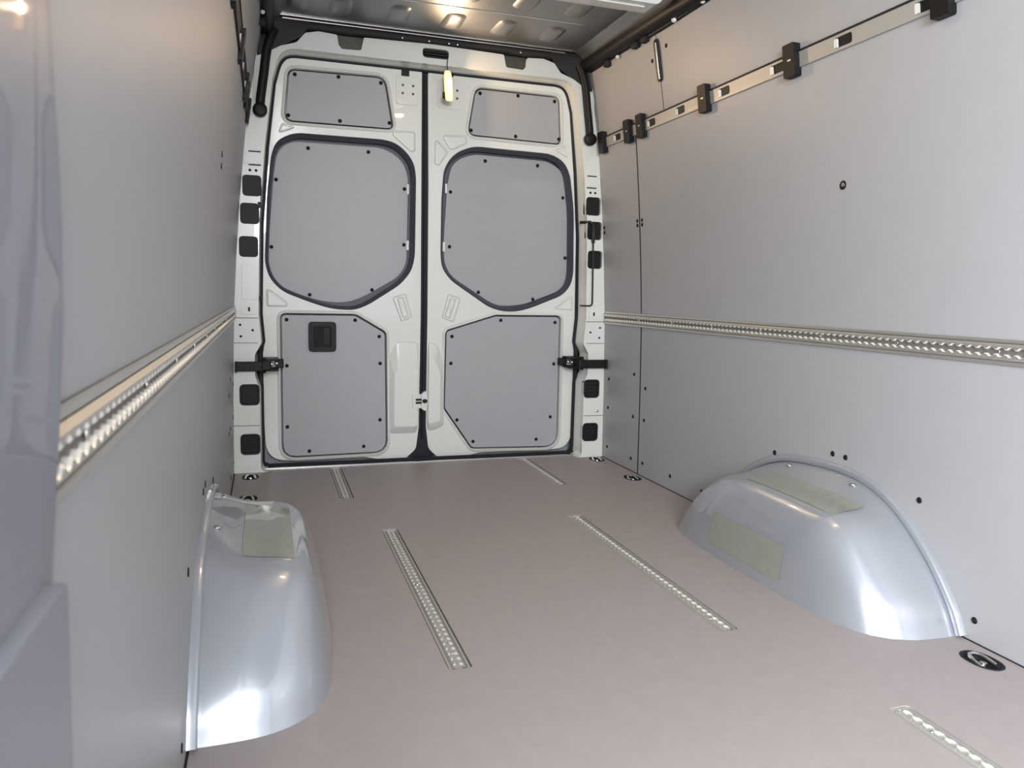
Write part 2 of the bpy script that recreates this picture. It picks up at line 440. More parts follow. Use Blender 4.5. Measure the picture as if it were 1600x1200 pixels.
def door(name, label, d):
    outl, up, win, winp, low = d['out'], d['up'], d['win'], d['winp'], d['low']
    up_h = offset(up, 0.008); low_h = offset(low, 0.009)
    o = plate(name, outl, [up_h, win, low_h], 0.0, 0.03, dd, 'white', None, 0.005, seg=3)
    tag(o, label, 'door', kind='structure')
    plate('outer_skin', rect(-.815 if name == 'door_1' else -.06, -.03, .0 if name == 'door_1' else .82, 1.87), [], 0.085, 0.10 if name == 'door_1' else 0.115, dd, 'outer', o)
    loft('door_edge', [(offset(outl, -0.004), 0.026), (offset(outl, -0.002), 0.086)], dd, 'rubber', o, cap=False)
    # lip round each lining panel
    for h, nm in ((up_h, 'panel_lip'), (low_h, 'panel_lip')):
        loft(nm, [(offset(h, 0.014), 0.0005), (offset(h, 0.008), -0.006), (offset(h, 0.0015), -0.008), (offset(h, -0.001), -0.003), (offset(h, -0.002), 0.014)], dd, 'white', o, cap=False, angle=60)
    u = plate('upper_panel', up, [], 0.004, 0.013, dd, 'lining', o, 0.001); screws(u, d['ups'], 0.004)
    l = plate('lower_panel', low, [], 0.004, 0.013, dd, 'lining', o, 0.001); screws(l, d['lows'], 0.004)
    loft('window_seal', [(offset(win, 0.006), -0.001), (offset(win, 0.001), -0.004), (offset(win, -0.004), 0.004), (offset(win, -0.010), 0.03), (offset(win, -0.008), 0.062)], dd, 'seal', o, cap=False, angle=60)
    wp = plate('window_panel', winp, [], 0.058, 0.068, dd, 'lining', o, 0.001); screws(wp, d['wins'], 0.058)
    plate('window_back', offset(win, -0.002), [], 0.069, 0.075, dd, 'seal', o)
    for c in d['clips']:
        plate('edge_clip', rect(*c), [], 0.052, 0.058, dd, 'white', wp, 0.001)
    return o

win_half = [(-.612, 1.492), (-.680, 1.455), (-.703, 1.400), (-.722, 1.236), (-.737, .925), (-.716, .858), (-.665, .806), (-.53, .755), (-.44, .730), (-.345, .729), (-.285, .755), (-.137, .852), (-.088, .915), (-.074, .98), (-.073, 1.347), (-.084, 1.405), (-.121, 1.452), (-.165, 1.483), (-.217, 1.494)]
def dens(p, r=1.0): return rnd(p, r, 4)
winL = dens(win_half)
winpL = dens([(-.615, 1.470), (-.665, 1.443), (-.688, 1.398), (-.700, 1.314), (-.724, 1.031), (-.729, .924), (-.692, .831), (-.579, .783), (-.471, .755), (-.368, .757), (-.287, .792), (-.135, .883), (-.098, .945), (-.094, 1.354), (-.125, 1.425), (-.208, 1.473)])
mir = lambda P: [(-x,) + tuple(r) for x, *r in reversed(P)]
winR = dens([(.593, 1.491), (.660, 1.462), (.694, 1.405), (.722, 1.236), (.733, .925), (.722, .865), (.680, .817), (.512, .750), (.44, .732), (.370, .733), (.304, .751), (.110, .876), (.068, .930), (.060, .99), (.060, 1.25), (.068, 1.38), (.095, 1.432), (.135, 1.468), (.205, 1.497)])
winpR = dens([(.605, 1.470), (.672, 1.432), (.694, 1.39), (.722, 1.172), (.733, .93), (.722, .88), (.685, .833), (.506, .765), (.44, .755), (.371, .753), (.321, .769), (.123, .890), (.086, .951), (.081, 1.065), (.095, 1.329), (.113, 1.413), (.155, 1.452), (.222, 1.476)])
doorL = dict(
    out=rnd([(-.748, .020, .10), (-.31, .022, .05), (-.22, .006, .05), (-.105, .004, .02), (-.052, .05, .05), (-.040, .16, .1), (-.037, .70, 0), (-.042, 1.30, 0), (-.046, 1.818, .015), (-.648, 1.818, .085), (-.697, 1.66, .06), (-.732, 1.37, 0), (-.755, .90, 0), (-.762, .38, 0)], 0.05, 6),
    up=rnd([(-.628, 1.760, .03), (-.218, 1.767, .045), (-.180, 1.552, .02), (-.647, 1.549, .03)], 0.03, 5),
    ups=[(-.606, 1.744), (-.419, 1.753), (-.232, 1.746), (-.635, 1.570), (-.413, 1.565), (-.192, 1.575)],
    win=winL, winp=winpL, wins=[(-.547, .789), (-.689, 1.299), (-.713, 1.001), (-.111, 1.293), (-.111, 1.034), (-.549, 1.446), (-.280, 1.449), (-.261, .818)],
    clips=[(-.100, 1.27, -.090, 1.315), (-.100, 1.01, -.088, 1.055)],
    low=rnd([(-.673, .696, .02), (-.345, .696, .05), (-.208, .616, .025), (-.198, .045, .06), (-.672, .038, .06)], 0.03, 6),
    lows=[(-.652, .675), (-.345, .676), (-.233, .600), (-.653, .464), (-.228, .472), (-.654, .179), (-.227, .200), (-.556, .060), (-.304, .073)])
doorR = dict(
    out=rnd([(.762, .020, .10), (.775, .38, 0), (.768, .90, 0), (.744, 1.37, 0), (.702, 1.66, .06), (.655, 1.818, .085), (-.018, 1.818, .02), (-.008, 1.30, 0), (-.004, .70, 0), (-.004, .16, .1), (.010, .05, .05), (.062, .0, .02), (.19, .002, .05), (.27, .020, .05)], 0.05, 6),
    up=rnd([(.640, 1.549, .02), (.180, 1.556, .03), (.213, 1.764, .04), (.624, 1.762, .03)], 0.03, 5),
    ups=[(.606, 1.744), (.419, 1.753), (.232, 1.746), (.635, 1.570), (.413, 1.565), (.192, 1.575)],
    win=winR, winp=winpR, wins=[(.547, .789), (.689, 1.299), (.713, 1.001), (.111, 1.293), (.111, 1.034), (.549, 1.446), (.280, 1.449), (.261, .818)],
    clips=[(.083, 1.285, .093, 1.33), (.076, 1.01, .088, 1.055)],
    low=rnd([(.674, .702, .02), (.335, .701, .03), (.092, .625, .02), (.090, .250, .04), (.232, .046, .03), (.684, .036, .07)], 0.03, 6),
    lows=[(.652, .675), (.365, .683), (.119, .602), (.653, .464), (.116, .470), (.645, .190), (.152, .188), (.237, .076), (.572, .075)])
dl = door('door_1', 'left rear door, white inner frame with grey panels and a black handle', doorL)
dr = door('door_2', 'right rear door, white inner frame with grey panels and no handle', doorR)

# pressed pockets of the door frames
pressing(dl, [(-.176, 1.541), (-.073, 1.546), (-.073, 1.458), (-.094, 1.456), (-.176, 1.522)], .012)
pressing(dl, [(-.679, 1.490), (-.600, 1.522), (-.66, 1.532)], .008)
pressing(dl, [(-.735, .815), (-.700, .79), (-.648, .752), (-.652, .735), (-.735, .735)], .008)
pressing(dl, [(-.171, .784), (-.110, .804), (-.079, .695), (-.128, .672)], .008)
pressing(dl, [(-.150, .779), (-.122, .789), (-.093, .700), (-.122, .690)], .006, 0.010)
pressing(dr, [(.052, 1.541), (.169, 1.547), (.170, 1.512), (.105, 1.480), (.088, 1.484)], .012)
pressing(dr, [(.022, 1.513), (.036, 1.513), (.082, 1.467), (.041, 1.402), (.022, 1.408)], .010)
pressing(dr, [(.605, 1.520), (.670, 1.546), (.684, 1.484)], .008)
pressing(dr, [(.640, .744), (.69, .79), (.738, .814), (.740, .739)], .008)
pressing(dr, [(.095, .805), (.158, .787), (.125, .672), (.069, .693)], .008)
pressing(dr, [(.107, .789), (.135, .781), (.108, .690), (.080, .700)], .006, 0.010)
# top inner corner hinge plates
for p, x0, x1 in ((dl, -.165, -.060), (dr, .030, .150)):
    hp = plate('corner_plate', rect(x0, 1.66, x1, 1.785, .018), [], -0.004, 0.001, dd, 'white', p, 0.003)
    for dx in (.3, .75):
        for z in (1.71, 1.745): plate('plate_hole', oval(x0 + (x1 - x0) * dx, z, .006, .006, 10), [], -0.0046, -0.004, dd, 'seal', hp)
plate('striker', rect(-.140, 1.785, -.105, 1.812, .003), [], -0.008, 0.0, dd, 'black', dl, 0.002)
# bulges over the door lock
b0 = rnd([(-.190, .13), (-.046, .13), (-.046, .575), (-.150, .575), (-.190, .50)], .025, 5)
b1 = rnd([(-.168, .165), (-.047, .165), (-.047, .455), (-.145, .455), (-.168, .43)], .018, 5)
loft('lock_bulge', [(b0, 0.0), (offset(b0, -0.004), -0.004), (b1, -0.028), (offset(b1, -0.005), -0.031)], dd, 'white', dl, smooth=True, angle=25)
b0 = rnd([(.0, .13), (.086, .16), (.080, .46), (.050, .56), (.0, .58)], .025, 5)
b1 = rnd([(.001, .17), (.064, .19), (.062, .42), (.035, .49), (.001, .50)], .018, 5)
loft('lock_bulge', [(b0, 0.0), (offset(b0, -0.003), -0.004), (b1, -0.022), (offset(b1, -0.004), -0.024)], dd, 'white', dr, smooth=True, angle=25)
# lock in the seam
lk = plate('lock_frame', rect(-.078, .258, -.036, .326, .006), [rect(-.070, .266, -.037, .318, .003)], -0.040, -0.029, dd, 'white', dl, 0.002)
plate('lock_slot', rect(-.070, .266, -.037, .318, .003), [], -0.034, -0.030, dd, 'white', lk)
plate('lock_jaw', rect(-.062, .280, -.034, .289), [], -0.042, -0.034, dd, 'dark', lk, 0.001)
plate('lock_jaw', rect(-.062, .295, -.034, .304), [], -0.042, -0.034, dd, 'dark', lk, 0.001)
st = plate('strike_plate', rnd([(-.034, .255), (-.012, .24), (-.002, .29), (-.012, .345), (-.034, .325)], .01, 4), [], -0.034, -0.012, dd, 'white', dr, 0.003)
plate('strike_pin', oval(-.018, .292, .013, .010, 12), [], -0.042, -0.034, dd, 'black', st, 0.001)
# black seal strip between the doors
sp = plate('centre_seal', rnd([(-.095, .006), (.052, .006), (.012, .05), (-.001, .14), (-.001, .70), (-.005, 1.30), (-.014, 1.825), (-.050, 1.825), (-.044, 1.30), (-.040, .70), (-.042, .14), (-.055, .05)], .02, 4), [], 0.012, 0.07, dd, 'rubber', dr, 0.004)
tube('seal_lip', [dd(-.020, .10, .006), dd(-.019, .7, .006), dd(-.024, 1.3, .006), dd(-.030, 1.80, .006)], 0.0065, 'rubber', dr)
# perimeter door seal on the frame
sl = offset(jb, -0.006)
tube('door_seal', [(math.copysign(min(abs(u), 0.767), u), 0.113 - 0.012 * v, v) for u, v in sl if v > 0.002], 0.012, 'rubber', wrear)
tube('sill_seal', [(-.76, .095, .004), (.765, .095, .004)], 0.013, 'rubber', wrear)
# handle
hx, hz = -.4945, .598
hh = rect(hx - .062, hz - .069, hx + .062, hz + .069, .018, 5)
hi_ = rect(hx - .040, hz - .046, hx + .038, hz + .046, .010, 5)
hd = plate('door_handle', hh, [hi_], -0.012, 0.004, dd, 'black', dl, 0.004, seg=3)
plate('handle_cup', offset(hi_, 0.003), [], -0.001, 0.002, dd, 'dark', hd)
plate('handle_lever', rect(hx + .004, hz - .036, hx + .033, hz + .043, .006), [], -0.010, -0.002, dd, 'black', hd, 0.003)
plate('handle_hinge', rect(hx - .02, hz - .045, hx + .03, hz - .039, .002), [], -0.008, -0.002, dd, 'rubber', hd, 0.001)

# ------------------------------------------------------------------ wheel arches
def arch(s, label, side_patch):
    t = tag(empty('wheel_arch', (s * 0.88, -1.6, 0)), label, 'wheel arch', 'silver wheel arches')
    loc = lambda x, y, z: (s * x - s * 0.88, y + 1.6, z)
    prof = [(-2.135, .0), (-2.105, .060), (-2.035, .150), (-1.940, .235), (-1.85, .285), (-1.74, .310), (-1.60, .310), (-1.45, .292), (-1.32, .245), (-1.215, .170), (-1.14, .09), (-1.09, .0)]
    prin = [(-2.135, .0), (-2.100, .075), (-2.040, .150), (-1.975, .217), (-1.925, .247), (-1.865, .258), (-1.65, .264), (-1.48, .260), (-1.35, .232), (-1.245, .170), (-1.16, .09), (-1.09, .0)]
    P = spline(prof, 6); Q = spline(prin, 6); Yc = -1.60; hw = .525; H = .264
    rings = [(.873, 0, 0, 0), (.845, .30, 0, 0), (.80, .8, .002, 0), (.755, 1, .007, .001), (.710, 1, .024, .004), (.680, 1, .046, .013), (.656, 1, .072, .035), (.637, 1, .108, .078), (.622, 1, .165, .135), (.612, 1, .26, .195), (.606, 1, .40, .24), (.604, 1, .515, .263)]
    RR = spline([Vector(a) for a in rings], 3)
    def ringp(r, i):
        b = min(1, max(0, r[1])); p = P[i] * (1 - b) + Q[i] * b
        return (Yc + (p.x - Yc) * max(0, 1 - r[2] / hw), max(0, p.y) * max(0.0, 1 - max(0, r[3]) / H))
    bm = bmesh.new(); rows = []
    for r in RR:
        rows.append([bm.verts.new(loc(r[0], *ringp(r, i))) for i in range(len(P))])
    for A, B in zip(rows, rows[1:]):
        for i in range(len(P) - 1): bm.faces.new((A[i], A[i + 1], B[i + 1], B[i]))
    finish(bm, 'arch_shell', 'silver', t, True, angle=80)
    # flange against the wall
    bm = bmesh.new(); rows = []
    N = len(P)
    for off, x in ((0.0, .868), (0.004, .8645), (0.016, .8645), (0.020, .868), (0.020, .884)):
        row = []
        for i, p in enumerate(P):
            tv = (P[min(i + 1, N - 1)] - P[max(i - 1, 0)]).normalized(); n = Vector((-tv.y, tv.x))
            q = p + n * off
            row.append(bm.verts.new(loc(x + max(0, .3 - q.y) * .008, q.x, max(0, q.y))))
        rows.append(row)
    for A, B in zip(rows, rows[1:]):
        for i in range(N - 1): bm.faces.new((A[i], A[i + 1], B[i + 1], B[i]))
    finish(bm, 'wall_flange', 'silver', t, True, angle=50)
    # surface sampler for the tape patches
    def top(x, y):
        for (r0, r1) in zip(RR, RR[1:]):
            if r1[0] <= x <= r0[0]:
                k = (x - r0[0]) / (r1[0] - r0[0]); r = r0 + (r1 - r0) * k
                for i in range(len(P) - 1):
                    a = ringp(r, i); b = ringp(r, i + 1)
                    if a[0] <= y <= b[0]: return a[1] + (b[1] - a[1]) * (y - a[0]) / max(1e-6, b[0] - a[0])
        return 0.0
    bm = bmesh.new(); g = []
    y0, y1, x0, x1 = -1.885, -1.50, .690, .795
    for i in range(11):
        g.append([bm.verts.new(loc(x0 + (x1 - x0) * j / 8, y0 + (y1 - y0) * i / 10, top(x0 + (x1 - x0) * j / 8, y0 + (y1 - y0) * i / 10) + 0.0015)) for j in range(9)])
    for i in range(10):
        for j in range(8): bm.faces.new((g[i][j], g[i][j + 1], g[i + 1][j + 1], g[i + 1][j]))
    o = finish(bm, 'tape_patch', 'film', t, True); o['label'] = 'clear yellowish tape rectangle on top'
    if side_patch:
        def side(y, z):
            lo, hi = 0.604, 0.74
            for _ in range(40):
                m_ = (lo + hi) / 2
                if top(m_, y) > z: hi = m_
                else: lo = m_
            return hi
        bm = bmesh.new(); g = []
        for i in range(13):
            y = -1.79 + .36 * i / 12
            g.append([bm.verts.new(loc(side(y, z) - 0.0015, y, z)) for z in (.035, .055, .075, .095, .115, .135)])
        for i in range(12):
            for j in range(5): bm.faces.new((g[i][j], g[i][j + 1], g[i + 1][j + 1], g[i + 1][j]))
        o = finish(bm, 'tape_patch', 'film', t, True); o['label'] = 'clear yellowish tape rectangle on the inner side'
    bmm = lathe_mesh('rivet', [(0.011, -0.001), (0.011, 0.001), (0.006, 0.003)], 'steel', 10)
    for y in (-1.50, -1.78):
        inst(bmm, t, loc(.848, y, top(.848, y) + 0.001), (-math.pi / 2, 0, 0), 'rivet')
    return t
arch(-1, 'silver wheel arch cover on the left wall with one tape patch in view', False)
arch(1, 'silver wheel arch cover on the right wall with tape patches on top and side', True)

# ------------------------------------------------------------------ perforated lashing tracks
def lip_rows(bm, eb, f, y0, y1, pitch, r, wo, t, sgn, h=0.0045):
    """one lip of the track: straight outer edge, scalloped inner edge"""
    n = max(1, int((y1 - y0) / pitch)); p = (y1 - y0) / n; inn = []
    slot = 0.0045
    for k in range(n):
        for q in range(10):
            a = -p / 2 + p * q / 10; v = slot
            if abs(a) < r: v = max(slot, math.sqrt(r * r - a * a))
            inn.append((y0 + p * (k + .5) + a, v))
    inn.append((y1, slot))
    T = [bm.verts.new(f(sgn * (v + 0.0022), y, h)) for y, v in inn]
    T2 = [eb.verts.new(f(sgn * (v + 0.0022), y, h + 0.0001)) for y, v in inn]; B = [eb.verts.new(f(sgn * v, y, h - 0.0022)) for y, v in inn]; B2 = [eb.verts.new(f(sgn * v, y, 0.0)) for y, v in inn]
    O = [bm.verts.new(f(sgn * wo, y, h)) for y, v in inn]; OO = [bm.verts.new(f(sgn * (wo + t), y, h * 0.25)) for y, v in inn]
    for i in range(len(inn) - 1):
        for A, C in ((T, O), (O, OO)): bm.faces.new((A[i], A[i + 1], C[i + 1], C[i]))
        for A, C in ((B, T2), (B2, B)): eb.faces.new((A[i], A[i + 1], C[i + 1], C[i]))
    return bm

def track(name, f, y0, y1, half, parent, pitch=0.025, screwsY=(), srot=(0, 0, 0), m='alu'):
    """parts of a lashing track; f maps (across, along, out of surface)"""
    bm = bmesh.new()
    vs = [bm.verts.new(f(a, y, 0.0)) for a, y in ((-half, y0), (half, y0), (half, y1), (-half, y1))]; bm.faces.new(vs)
    ext = bmesh.ops.extrude_face_region(bm, geom=list(bm.faces))
    vv = [g for g in ext['geom'] if isinstance(g, bmesh.types.BMVert)]
    for v, (a, y) in zip(vs, ((-half, y0), (half, y0), (half, y1), (-half, y1))):
        pass
    d = Vector(f(0, y0, -0.003)) - Vector(f(0, y0, 0))
    for v in vv: v.co += d
    finish(bm, 'track_base', 'groove' if m == 'alu' else m, parent)
    for sg in (-1, 1):
        bm = bmesh.new(); eb = bmesh.new(); lip_rows(bm, eb, f, y0 + 0.006, y1 - 0.006, pitch, 0.0098, half * 0.48, half * 0.16, sg, 0.007 if m == 'alu' else 0.0045)
        lp = finish(bm, 'track_lip', m, parent, False); finish(eb, 'lip_edge', 'cut', lp, False)
        # outer flange
        bm = bmesh.new()
        q = [(half * .70, 0.0), (half * .74, 0.0035), (half * .97, 0.0035), (half, 0.0)]
        A = [bm.verts.new(f(sg * a, y0, h)) for a, h in q]; B = [bm.verts.new(f(sg * a, y1, h)) for a, h in q]
        for i in range(3): bm.faces.new((A[i], A[i + 1], B[i + 1], B[i]))
        bm.faces.new(A); bm.faces.new(B)
        finish(bm, 'track_flange', m, parent)
    me = BOLT
    for y in screwsY:
        inst(me, parent, f(0, y, 0.001), srot, 'track_screw', (0.6, 0.4, 0.6))

labels = ['long lashing track in the floor beside the left wheel arch', 'long lashing track in the floor towards the right wheel arch',
          'short lashing track in the floor in front of the left rear door', 'short lashing track in the floor in front of the right rear door',
          'lashing track at the bottom right corner of the photo']
for (x, y0, y1), lb in zip(tracks, labels):
    t = tag(empty('floor_track', (x, y0, -0.008)), lb, 'floor track', 'floor lashing tracks')
    L = y1 - y0
    track('t', lambda a, y, h: (a, y, h + 0.002), 0.004, L - 0.004, 0.0245, t, 0.0254, screwsY=[.085, L / 2, L - .085] if L > .7 else [.06, L - .10], srot=(-math.pi / 2, 0, 0), m='inlay')
    box('end_plate', (-0.024, 0.001, -0.002), (0.024, 0.006, 0.006), 'inlay', t)
    box('end_plate', (-0.024, L - 0.006, -0.002), (0.024, L - 0.001, 0.006), 'inlay', t)

def side_rail(s, y0, y1, label):
    zc = 0.7075
    t = tag(empty('load_rail', (s * xw(zc), y0, zc)), label, 'load rail', 'aluminium side load rails')
    f = lambda a, y, h: (-s * (h + 0.004) - s * a * 0.02, y, a)
    track('r', f, 0.0, y1 - y0, 0.030, t, 0.0254, screwsY=[.12 + .30 * k for k in range(int((y1 - y0 - .1) / .30))], srot=(0, 0, -s * math.pi / 2))
    box('rail_body', (-0.0035 if s > 0 else -0.003, 0.0, -0.029), (0.003 if s > 0 else 0.0035, y1 - y0, 0.029), 'alu', t)
side_rail(-1, YP + 0.005, -0.002, 'perforated aluminium load rail along the left wall')
side_rail(1, YF + 0.05, -0.002, 'perforated aluminium load rail along the right wall')

def upper_rail(s, y0, label, clamps, slots, ct=0.024, strip='inlay'):
    t = tag(empty('upper_rail', (0, y0, 0)), label, 'rail', 'upper wall rails')
    f = lambda u, v, w: (s * (xw(v) - 0.001 - w), u - y0, v)
    hl = [rect(y - .036, 1.521, y + .036, 1.549, .008) for y in slots]
    plate('rail_strip', rect(y0, 1.513, -0.02, 1.557), hl, 0.0, 0.006, f, strip, t)
    box_ = plate('rail_top_edge', rect(y0, 1.556, -0.02, 1.561), [], 0.0, 0.009, f, 'rubber', t)
    for y in slots:
        b = plate('slot_back', rect(y - .038, 1.519, y + .038, 1.551), [], 0.0, 0.0012, f, 'black', t)
        plate('slot_clip', rect(y + .022, 1.523, y + .035, 1.547, .003), [], 0.001, 0.0062, f, 'white', b)
    for y in clamps:
        c = plate('rail_clamp', rect(y - .027, 1.488, y + .027, 1.583, .006), [], 0.0, ct, f, 'black', t, 0.004, seg=3)
        plate('clamp_slot', rect(y - .010, 1.533, y + .006, 1.538), [], ct - 0.001, ct + 0.0012, f, 'steel', c)
CL = [-.082, -.353, -.474, -.971, -1.461, -2.01, -2.6, -3.2, -3.8]
SL = [-.223, -.549, -.784, -1.085, -1.38, -1.67, -1.955, -2.3, -2.9, -3.5]
upper_rail(1, YF + .05, 'slotted metal rail with black clamps high on the right wall', CL, SL)
upper_rail(-1, YP + .02, 'dark slotted rail with flat black clamps high on the left wall', [c for c in CL if c > YP + .1], [c for c in SL if c > YP + .1], 0.012, 'rubber')

# ------------------------------------------------------------------ tie-down rings
names = ['lashing ring in the floor at the foot of the right rear pillar', 'lashing ring in the floor second from the right rear pillar',
         'lashing ring half hidden behind the right wheel arch', 'large lashing ring in the floor in front of the right wheel arch',
         'lashing ring in the floor at the foot of the left rear pillar', 'lashing ring half hidden behind the left wheel arch']
def tie(x, y, lb):
    t = tag(empty('lashing_ring', (x, y, 0)), lb, 'lashing ring', 'lashing rings along the floor edges')
    o0 = oval(0, 0, .036, .050, 24, 2.3)
    loft('ring_bowl', [(o0, 0.0004), (offset(o0, -.001), 0.0022), (offset(o0, -.005), 0.0016), (offset(o0, -.009), -0.008), (offset(o0, -.014), -0.0125)], flat, 'rubber', t, angle=60)
    pts = [(-.021, -.020, -.004), (-.018, .010, .002), (-.008, .027, .004), (.008, .027, .004), (.018, .010, .002), (.021, -.020, -.004)]
    tube('ring_bail', pts, 0.0045, 'steel', t, smoothpath=5)
    bm = bmesh.new(); bmesh.ops.create_cone(bm, cap_ends=True, segments=12, radius1=.010, radius2=.008, depth=.008)
    bmesh.ops.translate(bm, verts=bm.verts, vec=(0, -.004, -.006)); finish(bm, 'ring_bolt', 'steel', t)
for (x, y), lb in zip(ties, names): tie(x, y, lb)

# ------------------------------------------------------------------ door check straps, rod
def strap(s, label):
    t = tag(empty('check_strap', (s * 0.80, 0.0, 0.478)), label, 'check strap', 'black door check straps')
    m = lambda x0, y0, z0, x1, y1, z1: ((min(s * x0, s * x1) - s * .80, y0, z0 - .478), (max(s * x0, s * x1) - s * .80, y1, z1 - .478))
    lo, hi = m(.735, -.048, .457, .870, -.036, .499); box('strap_arm', lo, hi, 'black', t, 0.003)
    lo, hi = m(.690, -.006, .452, .760, .100, .462); box('strap_bracket', lo, hi, 'black', t, 0.002)
    lo, hi = m(.690, -.006, .497, .760, .100, .507); box('strap_bracket', lo, hi, 'black', t, 0.002)
    lo, hi = m(.722, -.050, .458, .764, .020, .500); box('strap_knuckle', lo, hi, 'black', t, 0.006)
    lo, hi = m(.668, .060, .460, .700, .110, .498); box('strap_foot', lo, hi, 'black', t, 0.004)
    bm = bmesh.new(); bmesh.ops.create_cone(bm, cap_ends=True, segments=12, radius1=.009, radius2=.009, depth=.066)
    bmesh.ops.translate(bm, verts=bm.verts, vec=(s * .752 - s * .80, -.01, .001)); finish(bm, 'strap_pin', 'black', t, True)
    for x, z in ((.700, .455), (.722, .452)): inst(BOLT, t, (s * x - s * .80, .04, z + .028 - .478), (0, 0, 0), 'strap_bolt', (1.0, 1.0, 1.0))
    lo, hi = m(.862, -.062, .454, .871, -.030, .500); box('strap_end', lo, hi, 'rubber', t, 0.002)
strap(-1, 'black door check strap between the left pillar and the left rear door')
strap(1, 'black door check strap between the right pillar and the right rear door')
rd = tag(empty('check_rod', (0.79, -0.012, 0.97)), 'thin bent metal rod on the right pillar beside the right rear door', 'rod')
rel = lambda P: [(x - .79, y + .012, z - .97) for x, y, z in P]
tube('rod_bar', rel([(.735, .03, 1.170), (.765, -.006, 1.170), (.782, -.012, 1.164), (.788, -.012, 1.14), (.792, -.012, 1.00), (.796, -.012, .80), (.795, -.012, .775), (.785, -.010, .764), (.745, .02, .764)]), 0.0042, 'felt', rd, smoothpath=4)
tube('rod_sleeve', rel([(.789, -.012, 1.13), (.7905, -.012, 1.07)]), 0.0085, 'felt', rd)
tube('rod_joint', rel([(.735, .03, 1.170), (.775, -.008, 1.170)]), 0.0075, 'black', rd)

# ------------------------------------------------------------------ black header trim, hoses, roof edge foam
ht = tag(empty('header_trim', (0, 0.0, 1.93)), 'dark rubber trim along the roof edge above the white header', 'trim')
tube('trim_roll', [(-.70, .022, .0), (-.3, .022, .002), (.3, .022, .002), (.69, .022, .0)], 0.020, 'felt', ht, 12)
box('trim_web', (-0.735, 0.036, -0.072), (0.735, 0.05, 0.02), 'felt', ht)
box('trim_bead', (-0.66, -0.006, 0.012), (0.62, 0.004, 0.020), 'steel', ht, 0.003)
box('trim_bead', (-0.70, -0.030, 0.0175), (0.66, -0.022, 0.0235), 'steel', ht, 0.002)
for x in (-.15, -.03, .06, .10, .40): inst(BOLT, ht, (x, .002, -.006), (0, 0, 0), 'trim_bolt', (.7, .7, .7))
for s in (-1, 1):  # gusset filling the top corner
    plate('corner_gusset', rnd([(s * .53, .018), (s * .72, .018), (s * .768, -.06), (s * .755, -.16), (s * .70, -.12), (s * .64, -.085), (s * .58, -.05)], .02, 4), [], .003, .02, lambda u, v, w: (u, w, v), 'felt', ht, 0.003)
for s, lb in ((-1, 'black hose with a round cap down the left rear pillar'), (1, 'black hose with a round cap down the right rear pillar')):
    t = tag(empty('drain_hose', (s * .752, -.014, 1.558)), lb, 'hose', 'black pillar hoses')
    rel = lambda P: [(s * x - s * .752, y + .014, z - 1.558) for x, y, z in P]
    tube('hose_body', rel([(.690, -.006, 1.895), (.705, -.012, 1.86), (.722, -.014, 1.80), (.736, -.014, 1.70), (.750, -.014, 1.60), (.752, -.014, 1.56)]), 0.019, 'black', t, 12, 4)
    me = lathe_mesh('hose_cap', [(0.029, -0.01), (0.029, 0.012), (0.026, 0.015), (0.012, 0.016)], 'black', 24)
    inst(me, t, (0, -0.006, 0), (0, 0, 0), 'hose_cap')
    tube('hose_strip', rel([(.762, -.004, 1.85), (.770, -.004, 1.70), (.777, -.004, 1.60)]), 0.005, 'white', t)
for s, lb, yf in ((1, 'black foam roll along the right roof edge', YF), (-1, 'black foam roll along the left roof edge', YP)):
    t = tag(empty('roof_edge_roll', (s * .722, 0, 1.885)), lb, 'trim roll', 'black roof edge rolls')
    tube('roll_body', [(0, -.005, .012), (0, -.4, .004), (s * .003, -.8, -.002), (s * .004, -1.4, -.012), (s * .004, yf, -.012)], 0.030, 'black', t, 12, 6)
    tube('roll_cable', [(s * .026, -.02, -.012), (s * .028, -.45, -.018), (s * .025, -.62, -.026), (s * .027, -1.2, -.030), (s * .02, yf, -.034)], 0.011, 'rubber', t, 8, 6)
    for y, w in ((-.33, .016), (-.82, .02), (-1.02, .018), (-1.55, .02)):
        bm = bmesh.new(); bmesh.ops.create_icosphere(bm, subdivisions=2, radius=w * .55)
        bmesh.ops.translate(bm, verts=bm.verts, vec=(s * .014, y, -.034)); finish(bm, 'white_clip', 'white', t, True)
    for y in (-.22, -.50, -.58): box('roll_clip', (min(s * .005, s * .036), y - .02, -.046), (max(s * .005, s * .036), y + .02, -.02), 'rubber', t, 0.004)

# ------------------------------------------------------------------ lamps
lm = tag(empty('cargo_lamp', (0.052, -0.03, 1.735)), 'small lit warm lamp hanging in front of the right rear door top', 'lamp')
prof = [(0.0, -.066), (.012, -.066), (.017, -.060), (.0185, -.035), (.019, 0), (.018, .035), (.015, .055), (.010, .062), (0.0, .062)]
bm = bmesh.new(); rows = []
for r, z in prof[1:-1]:
    rows.append([bm.verts.new((r * math.cos(2 * math.pi * k / 16) + .004 * (-z / .06), .62 * r * math.sin(2 * math.pi * k / 16), z)) for k in range(16)])
for A, B in zip(rows, rows[1:]):
    for i in range(16): bm.faces.new((A[i], A[(i + 1) % 16], B[(i + 1) % 16], B[i]))
bm.faces.new(rows[0][::-1]); bm.faces.new(rows[-1])
finish(bm, 'lamp_lens', 'lamp', lm, True)
bm = bmesh.new(); bmesh.ops.create_uvsphere(bm, u_segments=12, v_segments=8, radius=1)
for v in bm.verts: v.co = Vector((v.co.x * .0125 + .001, v.co.y * .006 - .0075, v.co.z * .03 + .006))
finish(bm, 'lamp_bulb', 'bulb', lm, True)
box('lamp_base', (-.016, .008, -.06), (.016, .02, .06), 'black', lm, 0.003)
box('lamp_clip', (.012, -.004, .040), (.024, .012, .056), 'black', lm, 0.002)
